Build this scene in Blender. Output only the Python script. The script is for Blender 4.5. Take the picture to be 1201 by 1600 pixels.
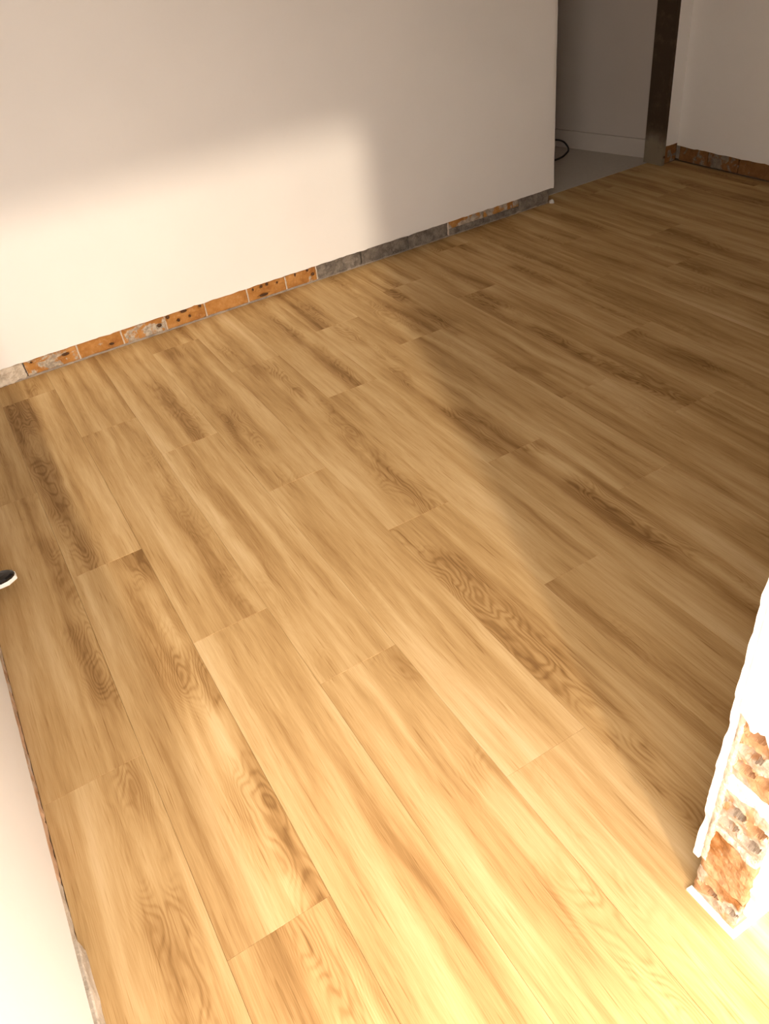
import bpy, bmesh, math, random
from mathutils import Vector, Matrix, noise as mnoise

sc = bpy.context.scene
for o in list(bpy.data.objects): bpy.data.objects.remove(o)
C = sc.collection

# ------------------------------------------------------------------ camera
F_PX, YAW, PITCH, ROLL = 1221.85, 0.44429, 0.67732, -0.14501
CAM_H = 1.45
fwd = Vector((math.sin(YAW)*math.cos(PITCH), math.cos(YAW)*math.cos(PITCH), -math.sin(PITCH)))
rt = fwd.cross(Vector((0, 0, 1))).normalized(); up = rt.cross(fwd)
r2 = rt*math.cos(ROLL) + up*math.sin(ROLL); u2 = up*math.cos(ROLL) - rt*math.sin(ROLL)
cd = bpy.data.cameras.new('camera'); cam = bpy.data.objects.new('camera', cd); C.objects.link(cam)
m = Matrix((r2, u2, -fwd)).transposed().to_4x4(); m.translation = Vector((0, 0, CAM_H)); cam.matrix_world = m
cd.sensor_fit = 'VERTICAL'; cd.sensor_height = 24.0; cd.sensor_width = 36.0
cd.lens = F_PX/1600.0*24.0; cd.clip_start = 0.02; cd.clip_end = 200
sc.camera = cam

# ------------------------------------------------------------------ sky, sun, exposure
w = bpy.data.worlds.new('world'); sc.world = w; w.use_nodes = True
bg = w.node_tree.nodes['Background']
bg.inputs[0].default_value = (1.0, 0.88, 0.78, 1); bg.inputs[1].default_value = 7.6
SUN_AZ, SUN_EL = math.atan2(0.365, 1.0), math.radians(30)
sd = bpy.data.lights.new('sun', 'SUN'); sun = bpy.data.objects.new('sun', sd); C.objects.link(sun)
sdir = Vector((math.sin(SUN_AZ)*math.cos(SUN_EL), math.cos(SUN_AZ)*math.cos(SUN_EL), -math.sin(SUN_EL)))
sun.rotation_euler = sdir.to_track_quat('-Z', 'Y').to_euler(); sun.location = (-1, -4, 4)
sd.energy = 2.05; sd.angle = math.radians(3.0); sd.color = (1.0, 0.84, 0.66)
vs = sc.view_settings
vs.view_transform = 'Standard'; vs.look = 'None'; vs.gamma = 1.0; vs.use_curve_mapping = False
vs.exposure = 0.0

# ------------------------------------------------------------------ helpers
def tag(o, label=None, cat=None, group=None, kind=None):
    if label: o['label'] = label
    if cat: o['category'] = cat
    if group: o['group'] = group
    if kind: o['kind'] = kind
    return o
def obj(name, bm, mat, parent=None, smooth=False):
    me = bpy.data.meshes.new(name)
    bmesh.ops.recalc_face_normals(bm, faces=bm.faces[:])
    bm.to_mesh(me); bm.free()
    if smooth:
        for p in me.polygons: p.use_smooth = True
    o = bpy.data.objects.new(name, me); C.objects.link(o)
    if mat: me.materials.append(mat)
    if parent is not None: o.parent = parent
    return o
def box(bm, x0, x1, y0, y1, z0, z1):
    v = [bm.verts.new((x, y, z)) for z in (z0, z1) for y in (y0, y1) for x in (x0, x1)]
    for f in ((0,1,3,2),(4,6,7,5),(0,4,5,1),(2,3,7,6),(0,2,6,4),(1,5,7,3)): bm.faces.new([v[i] for i in f])
    return bm
def boxbm(*a): return box(bmesh.new(), *a)
def prism(pts, axis, a0, a1):
    """outline pts (list of 2D) extruded along axis 'x' or 'y' or 'z'"""
    bm = bmesh.new()
    def P(p, a):
        if axis == 'y': return (p[0], a, p[1])
        if axis == 'x': return (a, p[0], p[1])
        return (p[0], p[1], a)
    A = [bm.verts.new(P(p, a0)) for p in pts]; B = [bm.verts.new(P(p, a1)) for p in pts]
    n = len(pts); caps = [bm.faces.new(A), bm.faces.new(B[::-1])]
    for i in range(n): bm.faces.new((A[i], A[(i+1) % n], B[(i+1) % n], B[i]))
    bmesh.ops.triangulate(bm, faces=caps)
    return bm
def strip_slab(near, far, axis, a0, a1):
    """slab between two outlines of equal length (ragged near edge, straight far edge)"""
    bm = bmesh.new()
    def P(p, a): return (p[0], a, p[1]) if axis == 'y' else (a, p[0], p[1])
    G = [[bm.verts.new(P(p, a)) for p in e] for e in (near, far) for a in (a0, a1)]
    n0, n1, f0, f1 = G
    for i in range(len(near)-1):
        for p, q in ((n0, f0), (f0, f1), (f1, n1), (n1, n0)): bm.faces.new((p[i], p[i+1], q[i+1], q[i]))
    for i in (0, -1): bm.faces.new((n0[i], f0[i], f1[i], n1[i]))
    return bm
def fbm(x, y, z=0.0, oct=3):
    s = 0; a = 1
    for k in range(oct):
        s += a*mnoise.noise(Vector((x, y, z+k*7.3))); x *= 2.1; y *= 2.1; a *= .5
    return s
def relief(face, U0, U1, V0, V1, nu, nv, plane, depth, hf):
    """a block whose front face is a relief. face 'y-': U=x, V=z, front looks to -y; 'x-': U=y, V=z, front looks to -x.
    hf(u, v) gives the outward height in metres"""
    bm = bmesh.new(); sgn = -1
    def P(u, v, h):
        return (u, plane+sgn*h, v) if face == 'y-' else (plane+sgn*h, u, v)
    g = []
    for j in range(nv+1):
        row = []
        for i in range(nu+1):
            u = U0+(U1-U0)*i/nu; v = V0+(V1-V0)*j/nv
            eu = min(u-U0, U1-u); ev = min(v-V0, V1-v)
            r = max(0, 1-min(eu, ev)/.006)
            row.append(bm.verts.new(P(u + (0.0014*fbm(v*90, u*60, 3) if 0 < j < nv else 0), v + 0.0015*fbm(u*70, v*70, 8), hf(u, v)-.0025*r*r)))
        g.append(row)
    for j in range(nv):
        for i in range(nu): bm.faces.new((g[j][i], g[j][i+1], g[j+1][i+1], g[j+1][i]))
    ring = g[0][:] + [g[j][nu] for j in range(1, nv+1)] + g[nv][nu-1::-1] + [g[j][0] for j in range(nv-1, 0, -1)]
    back = []
    for v in ring:
        c = list(v.co); c[1 if face == 'y-' else 0] = plane+depth; back.append(bm.verts.new(c))
    n = len(ring)
    for i in range(n): bm.faces.new((ring[(i+1) % n], ring[i], back[i], back[(i+1) % n]))
    bm.faces.new(back)
    return bm

# ------------------------------------------------------------------ materials
class NT:
    def __init__(s, name, rough=.6, spec=.3):
        s.m = bpy.data.materials.new(name); s.m.use_nodes = True; s.t = s.m.node_tree; s.N = s.t.nodes; s.L = s.t.links
        s.b = s.N['Principled BSDF']; s.b.inputs['Roughness'].default_value = rough
        s.b.inputs['Specular IOR Level'].default_value = spec
    def set(s, sock, v):
        if hasattr(v, 'is_output') or hasattr(v, 'links'): s.L.new(v, sock)
        else: sock.default_value = v
    def math(s, op, a, b=0.0, c=0.0, clamp=False):
        n = s.N.new('ShaderNodeMath'); n.operation = op; n.use_clamp = clamp
        for i, v in enumerate((a, b, c)): s.set(n.inputs[i], v)
        return n.outputs[0]
    def pos(s):
        n = s.N.new('ShaderNodeTexCoord'); return n.outputs['Object']
    def sep(s, v):
        n = s.N.new('ShaderNodeSeparateXYZ'); s.L.new(v, n.inputs[0]); return n.outputs
    def comb(s, x, y, z):
        n = s.N.new('ShaderNodeCombineXYZ')
        for i, v in enumerate((x, y, z)): s.set(n.inputs[i], v)
        return n.outputs[0]
    def noise(s, vec, scale, detail=2, rough=.5, dist=0):
        n = s.N.new('ShaderNodeTexNoise'); s.L.new(vec, n.inputs['Vector'])
        n.inputs['Scale'].default_value = scale; n.inputs['Detail'].default_value = detail
        n.inputs['Roughness'].default_value = rough; n.inputs['Distortion'].default_value = dist
        return n.outputs[0]
    def ramp(s, f, stops):
        n = s.N.new('ShaderNodeValToRGB'); s.L.new(f, n.inputs[0]); e = n.color_ramp.elements
        while len(e) > 1: e.remove(e[-1])
        e[0].position = stops[0][0]; e[0].color = (*stops[0][1], 1)
        for p, c in stops[1:]:
            k = e.new(p); k.color = (*c, 1)
        return n.outputs[0]
    def smooth(s, v, a, b):
        n = s.N.new('ShaderNodeMapRange'); n.interpolation_type = 'SMOOTHSTEP'
        s.set(n.inputs['Value'], v); n.inputs['From Min'].default_value = a; n.inputs['From Max'].default_value = b
        return n.outputs[0]
    def mix(s, f, a, b, mode='MIX'):
        n = s.N.new('ShaderNodeMix'); n.data_type = 'RGBA'; n.blend_type = mode
        s.set(n.inputs[0], f)
        for i, v in ((6, a), (7, b)):
            if isinstance(v, tuple): n.inputs[i].default_value = (*v, 1)
            else: s.L.new(v, n.inputs[i])
        return n.outputs[2]
    def attr(s, name):
        n = s.N.new('ShaderNodeAttribute'); n.attribute_type = 'OBJECT'; n.attribute_name = name; return n.outputs['Fac']
    def bump(s, h, strength, dist):
        n = s.N.new('ShaderNodeBump'); n.inputs['Strength'].default_value = strength; n.inputs['Distance'].default_value = dist
        s.L.new(h, n.inputs['Height']); s.L.new(n.outputs[0], s.b.inputs['Normal'])
    def col(s, c):
        if isinstance(c, tuple): s.b.inputs['Base Color'].default_value = (*c, 1)
        else: s.L.new(c, s.b.inputs['Base Color'])
        return s.m

def mat_wood():
    t = NT('oak_vinyl', .6, .08)
    p = t.sep(t.pos()); u, v = p[0], p[1]
    seed, kc, ks, tone = t.attr('seed'), t.attr('knot_centre'), t.attr('knot_strength'), t.attr('tone')
    # band centre wanders along the plank
    wv = t.noise(t.comb(seed, v, 0.0), 2.2, 1)
    uc = t.math('MULTIPLY_ADD', t.math('SUBTRACT', wv, .5), .07, kc)
    du = t.math('SUBTRACT', u, uc)
    # warped coordinates
    wn = t.noise(t.comb(t.math('MULTIPLY', u, 9.0), t.math('MULTIPLY', v, 2.6), seed), 1.0, 2, .55)
    wn2 = t.noise(t.comb(t.math('MULTIPLY', u, 40.0), t.math('MULTIPLY', v, 16.0), seed), 1.0, 2, .5)
    q = t.math('DIVIDE', du, .052); q2 = t.math('MULTIPLY', q, q)
    fld = t.math('ADD', t.math('MULTIPLY_ADD', wn, 3.4, t.math('MULTIPLY', q2, .55)), t.math('MULTIPLY', wn2, .16))
    lines = t.math('SINE', t.math('MULTIPLY', fld, 6.2832*7.0))
    lines = t.math('POWER', t.math('MULTIPLY_ADD', lines, .5, .5), 1.7)
    mv = t.noise(t.comb(t.math('MULTIPLY', u, 6.0), t.math('MULTIPLY', v, 3.2), t.math('ADD', seed, 31.0)), 1.0, 2, .55)
    env = t.math('MULTIPLY', t.math('EXPONENT', t.math('MULTIPLY', q2, -.85)), t.smooth(mv, .34, .62))
    mask = t.math('MULTIPLY', env, ks, clamp=True)
    # long streaks and fibres
    st = t.noise(t.comb(t.math('MULTIPLY', t.math('MULTIPLY_ADD', wn, .05, u), 17.0), t.math('MULTIPLY', v, 1.0), seed), 1.0, 3, .55)
    st2 = t.noise(t.comb(t.math('MULTIPLY', u, 55.0), t.math('MULTIPLY', v, 1.8), t.math('ADD', seed, 9.0)), 1.0, 2, .5)
    fib = t.noise(t.comb(t.math('MULTIPLY', u, 520.0), t.math('MULTIPLY', v, 14.0), seed), 1.0, 2, .6)
    pore = t.noise(t.comb(t.math('MULTIPLY', u, 240.0), t.math('MULTIPLY', v, 7.0), t.math('ADD', seed, 4.0)), 1.0, 1)
    val = t.math('ADD', t.math('MULTIPLY', t.math('SUBTRACT', st, .5), 1.45), t.math('MULTIPLY', t.math('SUBTRACT', st2, .5), .40))
    val = t.math('ADD', val, t.math('MULTIPLY', t.math('SUBTRACT', fib, .5), .45))
    val = t.math('ADD', t.math('ADD', val, .56), tone)
    val = t.math('SUBTRACT', val, t.math('MULTIPLY', mask, t.math('MULTIPLY_ADD', lines, .23, .24)))
    val = t.math('SUBTRACT', val, t.math('MULTIPLY', t.smooth(pore, .64, .74), .20))
    c = t.ramp(val, [(0.0, (.215, .115, .040)), (.28, (.350, .203, .078)), (.52, (.470, .300, .128)), (.74, (.560, .380, .182)), (1.0, (.650, .470, .255))])
    t.bump(t.math('MULTIPLY_ADD', fib, .5, t.math('MULTIPLY', lines, mask)), .05, .002)
    return t.col(c)
def mat_plaster(name, c, bump=.12):
    t = NT(name, .85, .15); p = t.pos()
    n = t.noise(p, 2.2, 3); n2 = t.noise(p, 420, 2); n3 = t.noise(p, 28, 3)
    k = t.mix(t.smooth(n, .3, .7), tuple(x*.965 for x in c), c)
    k = t.mix(t.math('MULTIPLY', t.smooth(n3, .58, .75), .10), k, tuple(x*.9 for x in c))
    t.bump(t.math('ADD', t.math('MULTIPLY', n2, .35), t.math('MULTIPLY', n3, .6)), bump, .004)
    return t.col(k)
def mat_cement(name, a, b, rough=.9):
    t = NT(name, rough, .15); p = t.pos()
    n = t.noise(p, 22, 5, .65); n2 = t.noise(p, 160, 3, .6)
    k = t.mix(t.smooth(n, .33, .66), a, b)
    k = t.mix(t.math('MULTIPLY', t.smooth(n2, .55, .72), .45), k, tuple(min(1, x*1.45) for x in b))
    t.bump(t.math('ADD', n2, n), .6, .004)
    return t.col(k)
def mat_brick():
    t = NT('clay_brick', .88, .15); p = t.pos()
    sd_ = t.attr('seed'); cem = t.attr('cement'); dk = t.attr('dark')
    pv = t.N.new('ShaderNodeVectorMath'); pv.operation = 'ADD'; t.L.new(p, pv.inputs[0]); t.L.new(t.comb(sd_, sd_, sd_), pv.inputs[1]); p = pv.outputs[0]
    n = t.noise(p, 16, 4, .6); n2 = t.noise(p, 70, 4, .65); n3 = t.noise(p, 260, 2)
    k = t.ramp(n, [(.28, (.25, .100, .026)), (.5, (.36, .165, .044)), (.72, (.44, .222, .074))])
    k = t.mix(t.math('MULTIPLY', t.smooth(n2, .52, .7), .35), k, (.52, .30, .14))
    cm = t.math('ADD', t.noise(p, 19, 4, .6, .4), t.math('MULTIPLY_ADD', cem, .8, -.62))
    cm = t.smooth(cm, .22, .30)
    cc = t.mix(t.smooth(n2, .35, .65), (.26, .215, .165), (.46, .39, .30))
    k = t.mix(cm, k, cc)
    k = t.mix(dk, k, (.05, .025, .015)); k = t.mix(t.math('MULTIPLY', t.attr('pale'), t.smooth(n, .25, .6)), k, (.72, .55, .42))
    t.bump(t.math('ADD', t.math('MULTIPLY', n2, .7), t.math('MULTIPLY', n3, .3)), .5, .003)
    return t.col(k)
def mat_plain(name, c, rough=.5, spec=.4, var=.12):
    t = NT(name, rough, spec); n = t.noise(t.pos(), 45, 3)
    return t.col(t.mix(t.smooth(n, .3, .7), tuple(x*(1-var) for x in c), c))
def mat_jamb():
    t = NT('bare_jamb', .8, .2); p = t.pos(); s = t.sep(p); n = t.noise(p, 14, 4, .6)
    # bare dark timber above, old cement smear at the foot
    lim = t.math('MULTIPLY_ADD', n, .10, s[2])
    k = t.mix(t.smooth(lim, .15, .26), (.21, .175, .125), (.055, .035, .022))
    k = t.mix(t.math('MULTIPLY', t.smooth(n, .5, .7), .35), k, (.12, .085, .055))
    t.bump(n, .3, .004); return t.col(k)
WALLC = (.80, .775, .74)
M = dict(wood=mat_wood(), wall=mat_plaster('white_wall_paint', WALLC), core=mat_cement('masonry', (.22, .18, .15), (.34, .28, .22)),
         brick=mat_brick(), grey=mat_cement('grey_cement', (.105, .088, .072), (.23, .195, .16)),
         pale=mat_cement('pale_mortar', (.42, .35, .27), (.60, .52, .42)), lime=mat_plaster('white_lime', (.82, .79, .74), .5),
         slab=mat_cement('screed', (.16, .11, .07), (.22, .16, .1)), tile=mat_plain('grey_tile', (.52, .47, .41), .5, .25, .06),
         jamb=mat_jamb(), black=mat_plain('black_gloss', (.012, .010, .009), .18, .5), white=mat_plain('white_plastic', (.85, .83, .80), .4, .4, .03),
         cable=mat_plain('black_rubber', (.02, .017, .015), .5, .3), pit=mat_plain('dark_hollow', (.10, .05, .025), .95, .1, .4),
         hallshade=mat_plaster('hall_white_shaded', (.47, .425, .38)), ground=mat_cement('terrace', (.3, .27, .24), (.4, .36, .32)),  # hall white darkened: the dimness of the hall is put into its colour
         ceil=mat_cement('dark_ceiling', (.15, .14, .125), (.20, .185, .165)), wire=mat_plain('pale_wire', (.55, .52, .36), .4, .4))

YB, XR, XL, CEIL = 3.335, 3.750, -0.314, 2.86       # brick face of back wall, right wall, left low wall, ceiling
YREAR = -0.55
# ------------------------------------------------------------------ floor with single planks
floor = obj('floor', boxbm(-1.27, 3.9, YREAR-.1, 3.43, -.12, -.005), M['slab']); tag(floor, 'oak-look vinyl plank floor laid towards the back wall', kind='structure')
RW, LEN, X0 = .208, 1.215, -.298
joints = {0: 1.233, 1: .720, 2: 1.480, 3: 1.170, 4: .730, 5: 1.550, 6: 1.114, 7: 1.634, 8: 1.285, 9: 1.775, 10: 1.476, 11: 1.98,
          12: 1.21, 13: 1.62, 14: 2.3, 15: 1.4, 16: 2.05, 17: 1.75, 18: 2.45, 19: 1.5}
# (row, y inside the plank): (band centre x in world, strength)
bands = {(0, .9): (-.155, .85), (0, 1.5): (-.115, .9), (1, 1.2): (.085, 1.25), (1, .6): (.06, .9), (1, 2.4): (-.04, 1.0), (1, 3.2): (.05, .9),
         (2, 1.0): (.2, .12), (2, 2.0): (.29, .45), (3, .9): (.51, .75), (3, 1.6): (.35, .4), (3, 2.8): (.48, .7), (4, .5): (.58, .35), (4, 1.2): (.6, .15),
         (4, 2.4): (.62, .95), (5, .9): (.785, 1.3), (5, 2.1): (.89, 1.0), (5, 3.0): (.8, .5), (6, .7): (1.0, .3), (6, 1.7): (1.0, .2), (6, 2.5): (1.1, .8),
         (7, 1.1): (1.30, 1.15), (7, 2.2): (1.25, .9), (8, 1.0): (1.53, .8), (8, 1.9): (1.5, .3), (9, 2.1): (1.60, 1.25), (9, 1.2): (1.7, .35), (8, 2.7): (1.47, .8),
         (10, 2.1): (1.85, 1.15), (10, 1.0): (1.9, .4)}
rnd = random.Random(5)
RS = lambda: rnd.uniform(-.03, .045)
for i in range(20):
    xa = X0+RW*i; xb = min(xa+RW, XR-.004); xa = xa if i else -.3150
    if xb-xa < .03: continue
    y = joints[i]
    while y > YREAR: y -= LEN
    while y < 3.42:
        ya, yb = max(y, YREAR), y+LEN; y += LEN
        inside = xa > 2.80 and xb < 3.66                                 # runs on into the doorway
        yb = min(yb, 3.422 if inside else 3.331)
        if yb-ya < .02: continue
        cx, cy = (xa+xb)/2, (ya+yb)/2; g = .00015; hx, hy = (xb-xa)/2-g, (yb-ya)/2-g; e = .0005
        bm = bmesh.new()
        lo = [bm.verts.new((sx*hx, sy*hy, -.004)) for sx, sy in ((-1,-1),(1,-1),(1,1),(-1,1))]
        mi = [bm.verts.new((sx*hx, sy*hy, -.0006)) for sx, sy in ((-1,-1),(1,-1),(1,1),(-1,1))]
        hi = [bm.verts.new((sx*(hx-e), sy*(hy-e), 0)) for sx, sy in ((-1,-1),(1,-1),(1,1),(-1,1))]
        bm.faces.new(lo[::-1]); bm.faces.new(hi)
        for a, b in ((lo, mi), (mi, hi)):
            for k in range(4): bm.faces.new((a[k], a[(k+1) % 4], b[(k+1) % 4], b[k]))
        o = obj('plank', bm, M['wood'], floor); o.location = (cx, cy, 0)
        kc, ks = rnd.uniform(-.08, .08), rnd.choice((.2, .35, .7, .9))
        for (ri, by), (bx_, s_) in bands.items():
            if ri == i and ya < by < yb: kc, ks = bx_-cx, s_
        tn = RS() - (.10 if i == 1 and yb < .8 else 0)
        o['seed'] = rnd.uniform(0, 80); o['knot_centre'] = kc; o['knot_strength'] = ks; o['tone'] = tn

# ------------------------------------------------------------------ back wall
def jag(a, b, n, amp, seed, base):
    return [(a+(b-a)*k/n, base+amp*fbm((a+(b-a)*k/n)*23, seed, 0, 4)) for k in range(n+1)]
X_END, X_PL = 2.818, 2.842
wall_back = obj('wall_back', boxbm(-1.17, X_END-.01, YB+.03, YB+.09, 0, CEIL), M['core']); tag(wall_back, 'long white plastered wall with exposed brick strip along its foot', kind='structure')
low = jag(-1.17, X_PL-.002, 260, .0035, 1.0, .076)
rgt = [(X_PL+.0035*fbm(.075*9+z*17, 4.0, 0, 4), z) for z in [.085+.02*k for k in range(131)]]
rgt = [p for p in rgt if p[1] < CEIL]
obj('plaster', prism(low+rgt+[(X_PL, CEIL), (-1.17, CEIL)], 'y', YB-.013, YB+.03), M['wall'], wall_back)
obj('plaster_return', boxbm(X_END-.01, X_PL-.006, YB+.03, YB+.09, .09, CEIL), M['wall'], wall_back)
rb = random.Random(3)
def brick_y(x0, x1, z1, cem, pits, seed, parent, rib=False, z0=.0):
    def hf(u, v):
        h = .0022*fbm(u*35, v*35, seed, 3)
        if rib: h += .0018*math.exp(-((v-(z0+z1)*.52)/.0035)**2)
        for pu, pv, ru, rv in pits:
            d = ((u-x0-pu)/ru)**2+((v-pv)/rv)**2
            if d < 1.6: h -= .011*max(0, 1-d*.62)
        return h
    o = obj('brick', relief('y-', x0, x1, z0, z1, 40, 18, YB, .030, hf), M['brick'], parent)
    o['seed'] = seed*3.7; o['cement'] = cem; o['dark'] = 0.0
    for pu, pv, ru, rv in pits:                        # dark brown blob set in each pit
        bm = bmesh.new(); bmesh.ops.create_uvsphere(bm, u_segments=10, v_segments=6, radius=1)
        for v_ in bm.verts: v_.co = (x0+pu+v_.co.x*ru*.78, YB+.0045+v_.co.y*.004, pv+v_.co.z*rv*.78)
        obj('pit', bm, M['pit'], o, True)
xs = [.048, .272, .466, .664, .853, 1.060, 1.255, 1.418]
specs = [(.42, [(.03, .058, .004, .004), (.17, .045, .016, .005)], False), (.22, [(.14, .024, .010, .005)], False), (.42, [(.165, .034, .010, .007)], False),
         (.06, [(.012, .058, .008, .008), (.088, .062, .015, .006), (.055, .030, .007, .007), (.11, .032, .005, .006), (.165, .062, .006, .007)], True), (.02, [], False),
         (.10, [(.028, .055, .004, .006), (.07, .058, .006, .007), (.10, .060, .006, .007), (.15, .052, .004, .005), (.075, .016, .022, .006)], True),
         (.28, [(.05, .060, .004, .007), (.115, .062, .005, .006), (.14, .036, .008, .007)], False)]
for k in range(7):
    brick_y(xs[k]+.003, xs[k+1]-.003, .086, specs[k][0]+.03, [(a, b, c*1.35, d_*1.3) for a, b, c, d_ in specs[k][1]], 11.3*k+2, wall_back, specs[k][2], .006)
    o = obj('mortar_joint', relief('y-', xs[k+1]-.0035, xs[k+1]+.0035, .004, .086, 3, 16, YB+.001, .03, lambda u, v: .001+.0012*fbm(u*60, v*60, 5)), M['pale'], wall_back)
def rough(amp, f, s): return lambda u, v: amp*fbm(u*f, v*f, s, 4)
obj('cement_lump', relief('y-', -.60, .046, .0, .087, 90, 18, YB, .03, rough(.010, 24, 2.2)), M['pale'], wall_back)
for a, b, s in ((1.423, 1.66, 1), (1.664, 1.93, 2), (1.934, 2.166, 3)):
    obj('cement_patch', relief('y-', a, b, .0, .086, 44, 16, YB, .03, rough(.0045, 40, s*9.1)), M['grey'], wall_back)
obj('mortar_joint', relief('y-', 2.167, 2.176, .0, .086, 3, 16, YB, .03, rough(.003, 50, 3)), M['pale'], wall_back)
for a, b, s in ((2.178, 2.39, 20.), (2.396, 2.618, 25.)):
    brick_y(a, b, .086, .50, [], s, wall_back, False, .034)
    obj('cement_patch', relief('y-', a, b, .0, .0335, 34, 8, YB, .03, rough(.004, 40, s)), M['grey'], wall_back)
obj('cement_patch', relief('y-', 2.621, X_END, .0, .088, 30, 16, YB, .09, rough(.005, 30, 71)), M['grey'], wall_back)
# thin cement fillet that the planks die into
bm = bmesh.new(); n = 150; prev = None
for k in range(n+1):
    x = -.3+(X_END+.3)*k/n; hz = .007+.005*fbm(x*14, 2); dy = .0035+.0025*fbm(x*19, 9)
    cur = [bm.verts.new(p) for p in ((x, YB+.004, 0), (x, YB-dy, 0), (x, YB-dy, hz*.4), (x, YB+.004, hz))]
    if prev:
        for j in range(4): bm.faces.new((prev[j], prev[(j+1) % 4], cur[(j+1) % 4], cur[j]))
    else: bm.faces.new(cur)
    prev = cur
bm.faces.new(prev[::-1]); obj('cement_fillet', bm, M['core'], wall_back)
bm = bmesh.new(); bmesh.ops.create_icosphere(bm, subdivisions=2, radius=.013)
for v in bm.verts: v.co = v.co*(1+.35*fbm(v.co.x*90, v.co.y*90, v.co.z*90)); v.co.z = max(v.co.z, -.007)
o = obj('plaster_crumb', bm, M['lime'], wall_back); o.location = (X_END+.008, YB-.018, .007)

# ------------------------------------------------------------------ doorway, hall, right wall
tb = obj('wall_door_side', boxbm(3.645, XR+.03, YB+.028, YB+.10, 0, CEIL), M['core']); tag(tb, 'narrow white wall return between the doorway and the dark corner', kind='structure')
lowp = jag(3.640, XR, 16, .003, 6.0, .098)
obj('plaster', prism(lowp+[(XR, CEIL), (3.640, CEIL)], 'y', YB-.013, YB+.028), M['wall'], tb)
o = obj('brick', relief('y-', 3.645, XR, 0, .108, 20, 18, YB, .028, rough(.003, 30, 5)), M['brick'], tb); o['seed'] = 4.; o['cement'] = .42; o['dark'] = .38
j = obj('trim_1', boxbm(3.618, 3.640, YB-.020, 3.452, 0, 2.15), M['jamb']); tag(j, 'bare dark door jamb with grey cement smear at its foot', kind='structure')
bm = bmesh.new(); bmesh.ops.create_uvsphere(bm, u_segments=10, v_segments=6, radius=.007); o = obj('screw_hole', bm, M['pit'], j, True); o.location = (3.634, YB-.020, .045)
hd = obj('trim_2', boxbm(X_PL, 3.640, YB-.02, 3.452, 2.15, 2.19), M['jamb']); tag(hd, 'dark door head across the top of the doorway', kind='structure')
o = obj('wall_over_door', boxbm(X_PL, 3.640, YB-.012, YB+.10, 2.19, CEIL), M['wall']); tag(o, 'white wall piece above the doorway', kind='structure')
hf_ = obj('floor_hall', boxbm(1.6, 4.2, 3.432, 5.6, -.12, -.002), M['tile']); tag(hf_, 'pale grey tiled hall floor beyond the doorway', kind='structure')
# hall wall runs slightly askew
A, B = Vector((3.705, 3.46)), Vector((3.455, 4.52))
d = (B-A).normalized(); nrm = Vector((-d.y, d.x))                  # faces -x
def slab2(p, q, n0, n1, z0, z1): 
    return prism([tuple(p+nrm*n0), tuple(q+nrm*n0), tuple(q+nrm*n1), tuple(p+nrm*n1)], 'z', z0, z1)
wh = obj('wall_hall', slab2(A, B+d*.8, 0, -.08, 0, CEIL), M['hallshade']); tag(wh, 'white hall wall seen through the doorway, its shade put in the colour', kind='structure')
bs = obj('baseboard_hall', slab2(A, B+d*.8, .014, .0, -.002, .098), M['hallshade']); tag(bs, 'low white skirting along the hall wall, shade put in its colour', kind='structure')
o = obj('wall_hall_end', boxbm(1.6, 4.2, 5.5, 5.6, 0, CEIL), M['hallshade']); tag(o, 'far end wall of the hall', kind='structure')
o = obj('wall_hall_left', boxbm(1.6, 1.7, YB+.09, 5.5, 0, CEIL), M['hallshade']); tag(o, 'left wall of the hall', kind='structure')
wr = obj('wall_right', boxbm(XR+.028, XR+.12, YREAR, 3.46, 0, CEIL), M['core']); tag(wr, 'white right-hand wall with a brown brick strip at its foot', kind='structure')
def jagy(a, b, n, amp, seed, base): return [(a+(b-a)*k/n, base+amp*fbm((a+(b-a)*k/n)*21, seed, 0, 4)) for k in range(n+1)]
lowr = jagy(.40, YB-.013, 120, .004, 3., .084)
obj('plaster', prism(lowr+[(YB-.013, CEIL), (.40, CEIL)], 'x', XR-.013, XR+.028), M['wall'], wr)
yk = YB-.02; k = 0
while yk > .45:
    ya = max(yk-.205, .42)
    o = obj('brick', relief('x-', ya+.003, yk-.003, .004, .094, 26, 14, XR, .028, rough(.003, 32, 40+k*5)), M['brick'], wr)
    o['seed'] = 50.+k*3; o['cement'] = (.36, .48, .25, .4)[k % 4]; o['dark'] = .55
    yk = ya; k += 1

# ------------------------------------------------------------------ low wall on the left
LT = .52  # height and length chosen so the sun passes to the back wall
wl = obj('wall_left', boxbm(-.40, XL-.030, YREAR, 2.40, 0, LT-.01), M['core']); tag(wl, 'white plastered wall along the left side, kept low to let the sun past', kind='structure')
lowl = jagy(YREAR, 2.40, 220, .003, 12., .072)
obj('plaster', prism(lowl+[(2.40, LT), (YREAR, LT)], 'x', XL-.030, XL+.0075), M['wall'], wl)
obj('coping', boxbm(-.41, XL-.030, YREAR, 2.40, LT-.01, LT), M['wall'], wl)
def relief_px(y0, y1, z1, plane, hf, mat, name, cem=None, seed=0.):
    bm = relief('x-', -y1, -y0, 0.0, z1, 24, 12, -plane, .028, hf)
    for v in bm.verts: v.co = (-v.co.x, -v.co.y, v.co.z)
    o = obj(name, bm, mat, wl)
    if cem is not None: o['seed'] = seed; o['cement'] = cem; o['dark'] = 0.0; o['pale'] = .5
yk = 2.39; k = 0
while yk > 1.03:
    relief_px(max(yk-.2, 1.03)+.003, yk-.003, .084, XL, rough(.002, 32, 90+k), M['brick'], 'brick', (.3, .45, .2, .5)[k % 4], 7.*k)
    yk -= .2; k += 1
relief_px(.885, 1.028, .084, XL, rough(.002, 30, 55), M['pale'], 'mortar_patch')
relief_px(.30, .882, .050, XL+.011, rough(.002, 26, 66), M['pale'], 'mortar_ledge')

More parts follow.
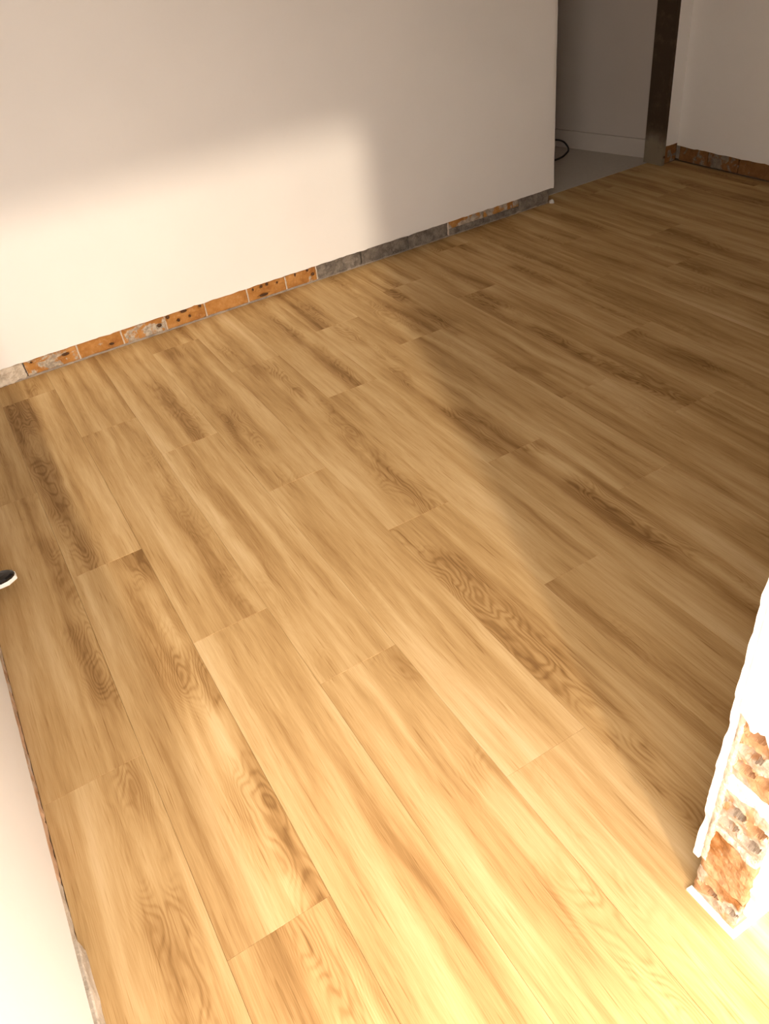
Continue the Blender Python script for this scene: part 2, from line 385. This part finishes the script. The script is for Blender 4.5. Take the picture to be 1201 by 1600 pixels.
# ------------------------------------------------------------------ cut wall stub beside the balcony
SX, SY0, SY1 = .667, .281, .368
wf = obj('wall_front', boxbm(SX+.05, XR-.013, SY0+.008, SY1-.002, 0, CEIL), M['core']); tag(wf, 'cut end of a white wall with broken hollow bricks showing', kind='structure')
def slotbrick(z0, z1, slots, cem, seed, dark=0., amp=.004, name='brick'):
    def hf(u, v):
        h = amp*fbm(u*38, v*38, seed, 4)
        for sy, sz, ry, rz in slots:
            a = (u-sy); b = (v-sz)+a*.25
            dd = (a/ry)**2+(b/rz)**2
            h += .0022*math.exp(-((dd-1.15)/.35)**2)
            if dd < 1.15: h -= .014*min(1, (1.15-dd)*1.6)
        return h
    o = obj(name, relief('x-', SY0, SY1, z0, z1, 34, max(8, int((z1-z0)*330)), SX, .055, hf), M['brick'], wf)
    o['seed'] = seed; o['cement'] = cem; o['dark'] = dark; o['pale'] = .28  # pale mix puts the bleaching of strong light into the brick colour
    return o
slotbrick(.006, .088, [(.340, .047, .021, .011), (.299, .050, .018, .010)], .45, 3., 0, .003)
slotbrick(.090, .214, [], .28, 8., 0, .0045)
slotbrick(.236, .342, [(.343, .264, .019, .011), (.338, .304, .020, .012), (.302, .262, .018, .011), (.300, .305, .017, .012)], .52, 14., 0, .003)
slotbrick(.376, .520, [(.343, .412, .019, .012), (.340, .452, .021, .013), (.305, .420, .017, .012), (.303, .462, .017, .012), (.338, .494, .019, .011)], .40, 21., 0, .003)
def mort(z0, z1, mat, s, hh): obj('mortar_bed', relief('x-', SY0, SY1, z0, z1, 30, 8, SX, .055, lambda u, v: hh+.005*fbm(u*45, v*45, s, 4)), mat, wf)
mort(.2145, .2355, M['pale'], 3, .002); mort(.3425, .3755, M['lime'], 9, .003); mort(-.0, .0055, M['grey'], 4, -.004)
# plaster smeared over the upper end face
pts = [(SY0+(SY1-SY0)*k/40, .505+.020*fbm((SY0+(SY1-SY0)*k/40)*60, 8.2, 0, 3)+.5*((SY0+(SY1-SY0)*k/40)-.32)) for k in range(41)]
obj('plaster_end', strip_slab(pts, [(p[0], CEIL) for p in pts], 'x', SX-.009, SX+.05), M['wall'], wf)
obj('mortar_strip', relief('x-', SY1-.010, SY1+.0003, .12, .52, 5, 90, SX-.004, .01, lambda u, v: .0025*fbm(u*60, v*30, 4, 4)), M['pale'], wf)
# front and back coats, their cut edges ragged
zz = [.052+.012*k for k in range(221) if .052+.012*k < CEIL]
ed = [(SX+.012+.010*fbm(z*16, 2.0, 0, 4)-(.022 if z > .5 else .0), z) for z in zz]
obj('plaster_front', strip_slab(ed, [(XR-.013, p[1]) for p in ed], 'y', SY0-.011, SY0+.004), M['wall'], wf)
zz = [.118+.010*k for k in range(260) if .118+.010*k < CEIL]
ed = [(SX-.006+.007*fbm(z*20, 5.0, 0, 4), z) for z in zz]
obj('plaster_back', strip_slab(ed, [(XR-.013, p[1]) for p in ed], 'y', SY1+.0005, SY1+.012), M['wall'], wf)
o = obj('brick', relief('y-', SX+.052, SX+.26, .006, .05, 30, 8, SY0+.003, .006, rough(.002, 40, 8)), M['brick'], wf); o['seed'] = 2.; o['cement'] = .2; o['dark'] = 0.
# white filler bead round the foot
bead = prism([(SX-.010, SY1+.004), (SX-.009, SY0-.010), (SX+.5, SY0-.012), (SX+.5, SY0+.002), (SX+.003, SY0+.003), (SX+.002, SY1+.003)], 'z', 0, .006)
obj('filler_bead', bead, M['lime'], wf)

# ------------------------------------------------------------------ rest of the shell: ceiling, balcony front, side room
o = obj('ceiling', boxbm(-1.27, 4.3, SY0, 5.6, CEIL, CEIL+.12), M['ceil']); tag(o, 'unseen ceiling over the room, dark grey to limit bounced light', kind='structure')  # out of view, toned dark to cut bounce onto the far floor
LINT = 2.49
o = obj('wall_lintel', boxbm(-1.17, SX-.012, SY0, SY1, LINT, CEIL), M['wall']); tag(o, 'white lintel over the wide opening to the terrace', kind='structure')
o = obj('wall_side', boxbm(-1.27, -1.17, SY0, 3.46, 0, CEIL), M['core']); tag(o, 'unseen side wall of the adjoining space, set close to limit sky light', kind='structure')  # out of view, moved in to keep sky light off the far corner
o = obj('ground', boxbm(-30, 30, -60, YREAR-.11, -.3, -.12), M['ground']); tag(o, 'terrace ground outside the opening', kind='structure')

# ------------------------------------------------------------------ small things
def lathe_oct(bm, pts, n=8, sx=1, sy=1, rot=.39):
    rings = []
    for r, z in pts: rings.append([bm.verts.new((sx*r*math.cos(rot+2*math.pi*k/n), sy*r*math.sin(rot+2*math.pi*k/n), z)) for k in range(n)])
    for a, b in zip(rings, rings[1:]):
        for k in range(n): bm.faces.new((a[k], a[(k+1) % n], b[(k+1) % n], b[k]))
    bm.faces.new(rings[0][::-1]); bm.faces.new(rings[-1])
    return bm
ft = bpy.data.objects.new('wall_fitting', None); C.objects.link(ft); ft.location = (-.245, 1.880, .125)
tag(ft, 'small glossy black fitting with white faceted rim beside the left wall', 'fitting')
obj('rim', lathe_oct(bmesh.new(), [(.033, -.006), (.037, -.003), (.037, .006), (.034, .008)], 8, 1.12, .75), M['white'], ft)
obj('cap', lathe_oct(bmesh.new(), [(.0335, .0081), (.033, .014), (.027, .018), (.012, .020)], 16, 1.12, .75), M['black'], ft)
obj('wall_plate', boxbm(-.0613, -.036, -.02, .02, -.006, .006), M['white'], ft)
# cable loop on the hall tiles
ctrl = [(3.36, 4.42, .0045), (3.44, 4.33, .010), (3.507, 4.20, .022), (3.521, 4.145, .034), (3.532, 4.097, .039), (3.541, 4.054, .032), (3.535, 4.01, .012), (3.50, 3.965, .0055),
        (3.465, 3.939, .0045), (3.40, 3.90, .0045), (3.344, 3.886, .0045), (3.30, 3.89, .0045), (3.22, 3.93, .0045), (3.1, 4.02, .0045), (2.9, 4.2, .0045)]
P3 = [Vector(p) for p in ctrl]; path = []
for i in range(len(P3)-1):
    p0, p1, p2, p3 = P3[max(i-1, 0)], P3[i], P3[i+1], P3[min(i+2, len(P3)-1)]
    for s in range(8):
        t = s/8; path.append(.5*((2*p1)+(p2-p0)*t+(2*p0-5*p1+4*p2-p3)*t*t+(3*p1-p0-3*p2+p3)*t**3))
bm = bmesh.new(); rings = []
for i, p in enumerate(path):
    tdir = (path[min(i+1, len(path)-1)]-path[max(i-1, 0)]).normalized(); sdv = tdir.cross(Vector((0, 0, 1)))
    rings.append([bm.verts.new(p+(sdv*math.cos(a)+Vector((0, 0, 1))*math.sin(a))*.0055) for a in [2*math.pi*k/8 for k in range(8)]])
for a, b in zip(rings, rings[1:]):
    for k in range(8): bm.faces.new((a[k], a[(k+1) % 8], b[(k+1) % 8], b[k]))
bm.faces.new(rings[0][::-1]); bm.faces.new(rings[-1])
o = obj('cable', bm, M['cable'], None, True); tag(o, 'black cable loop lying on the pale hall tiles', 'cable')
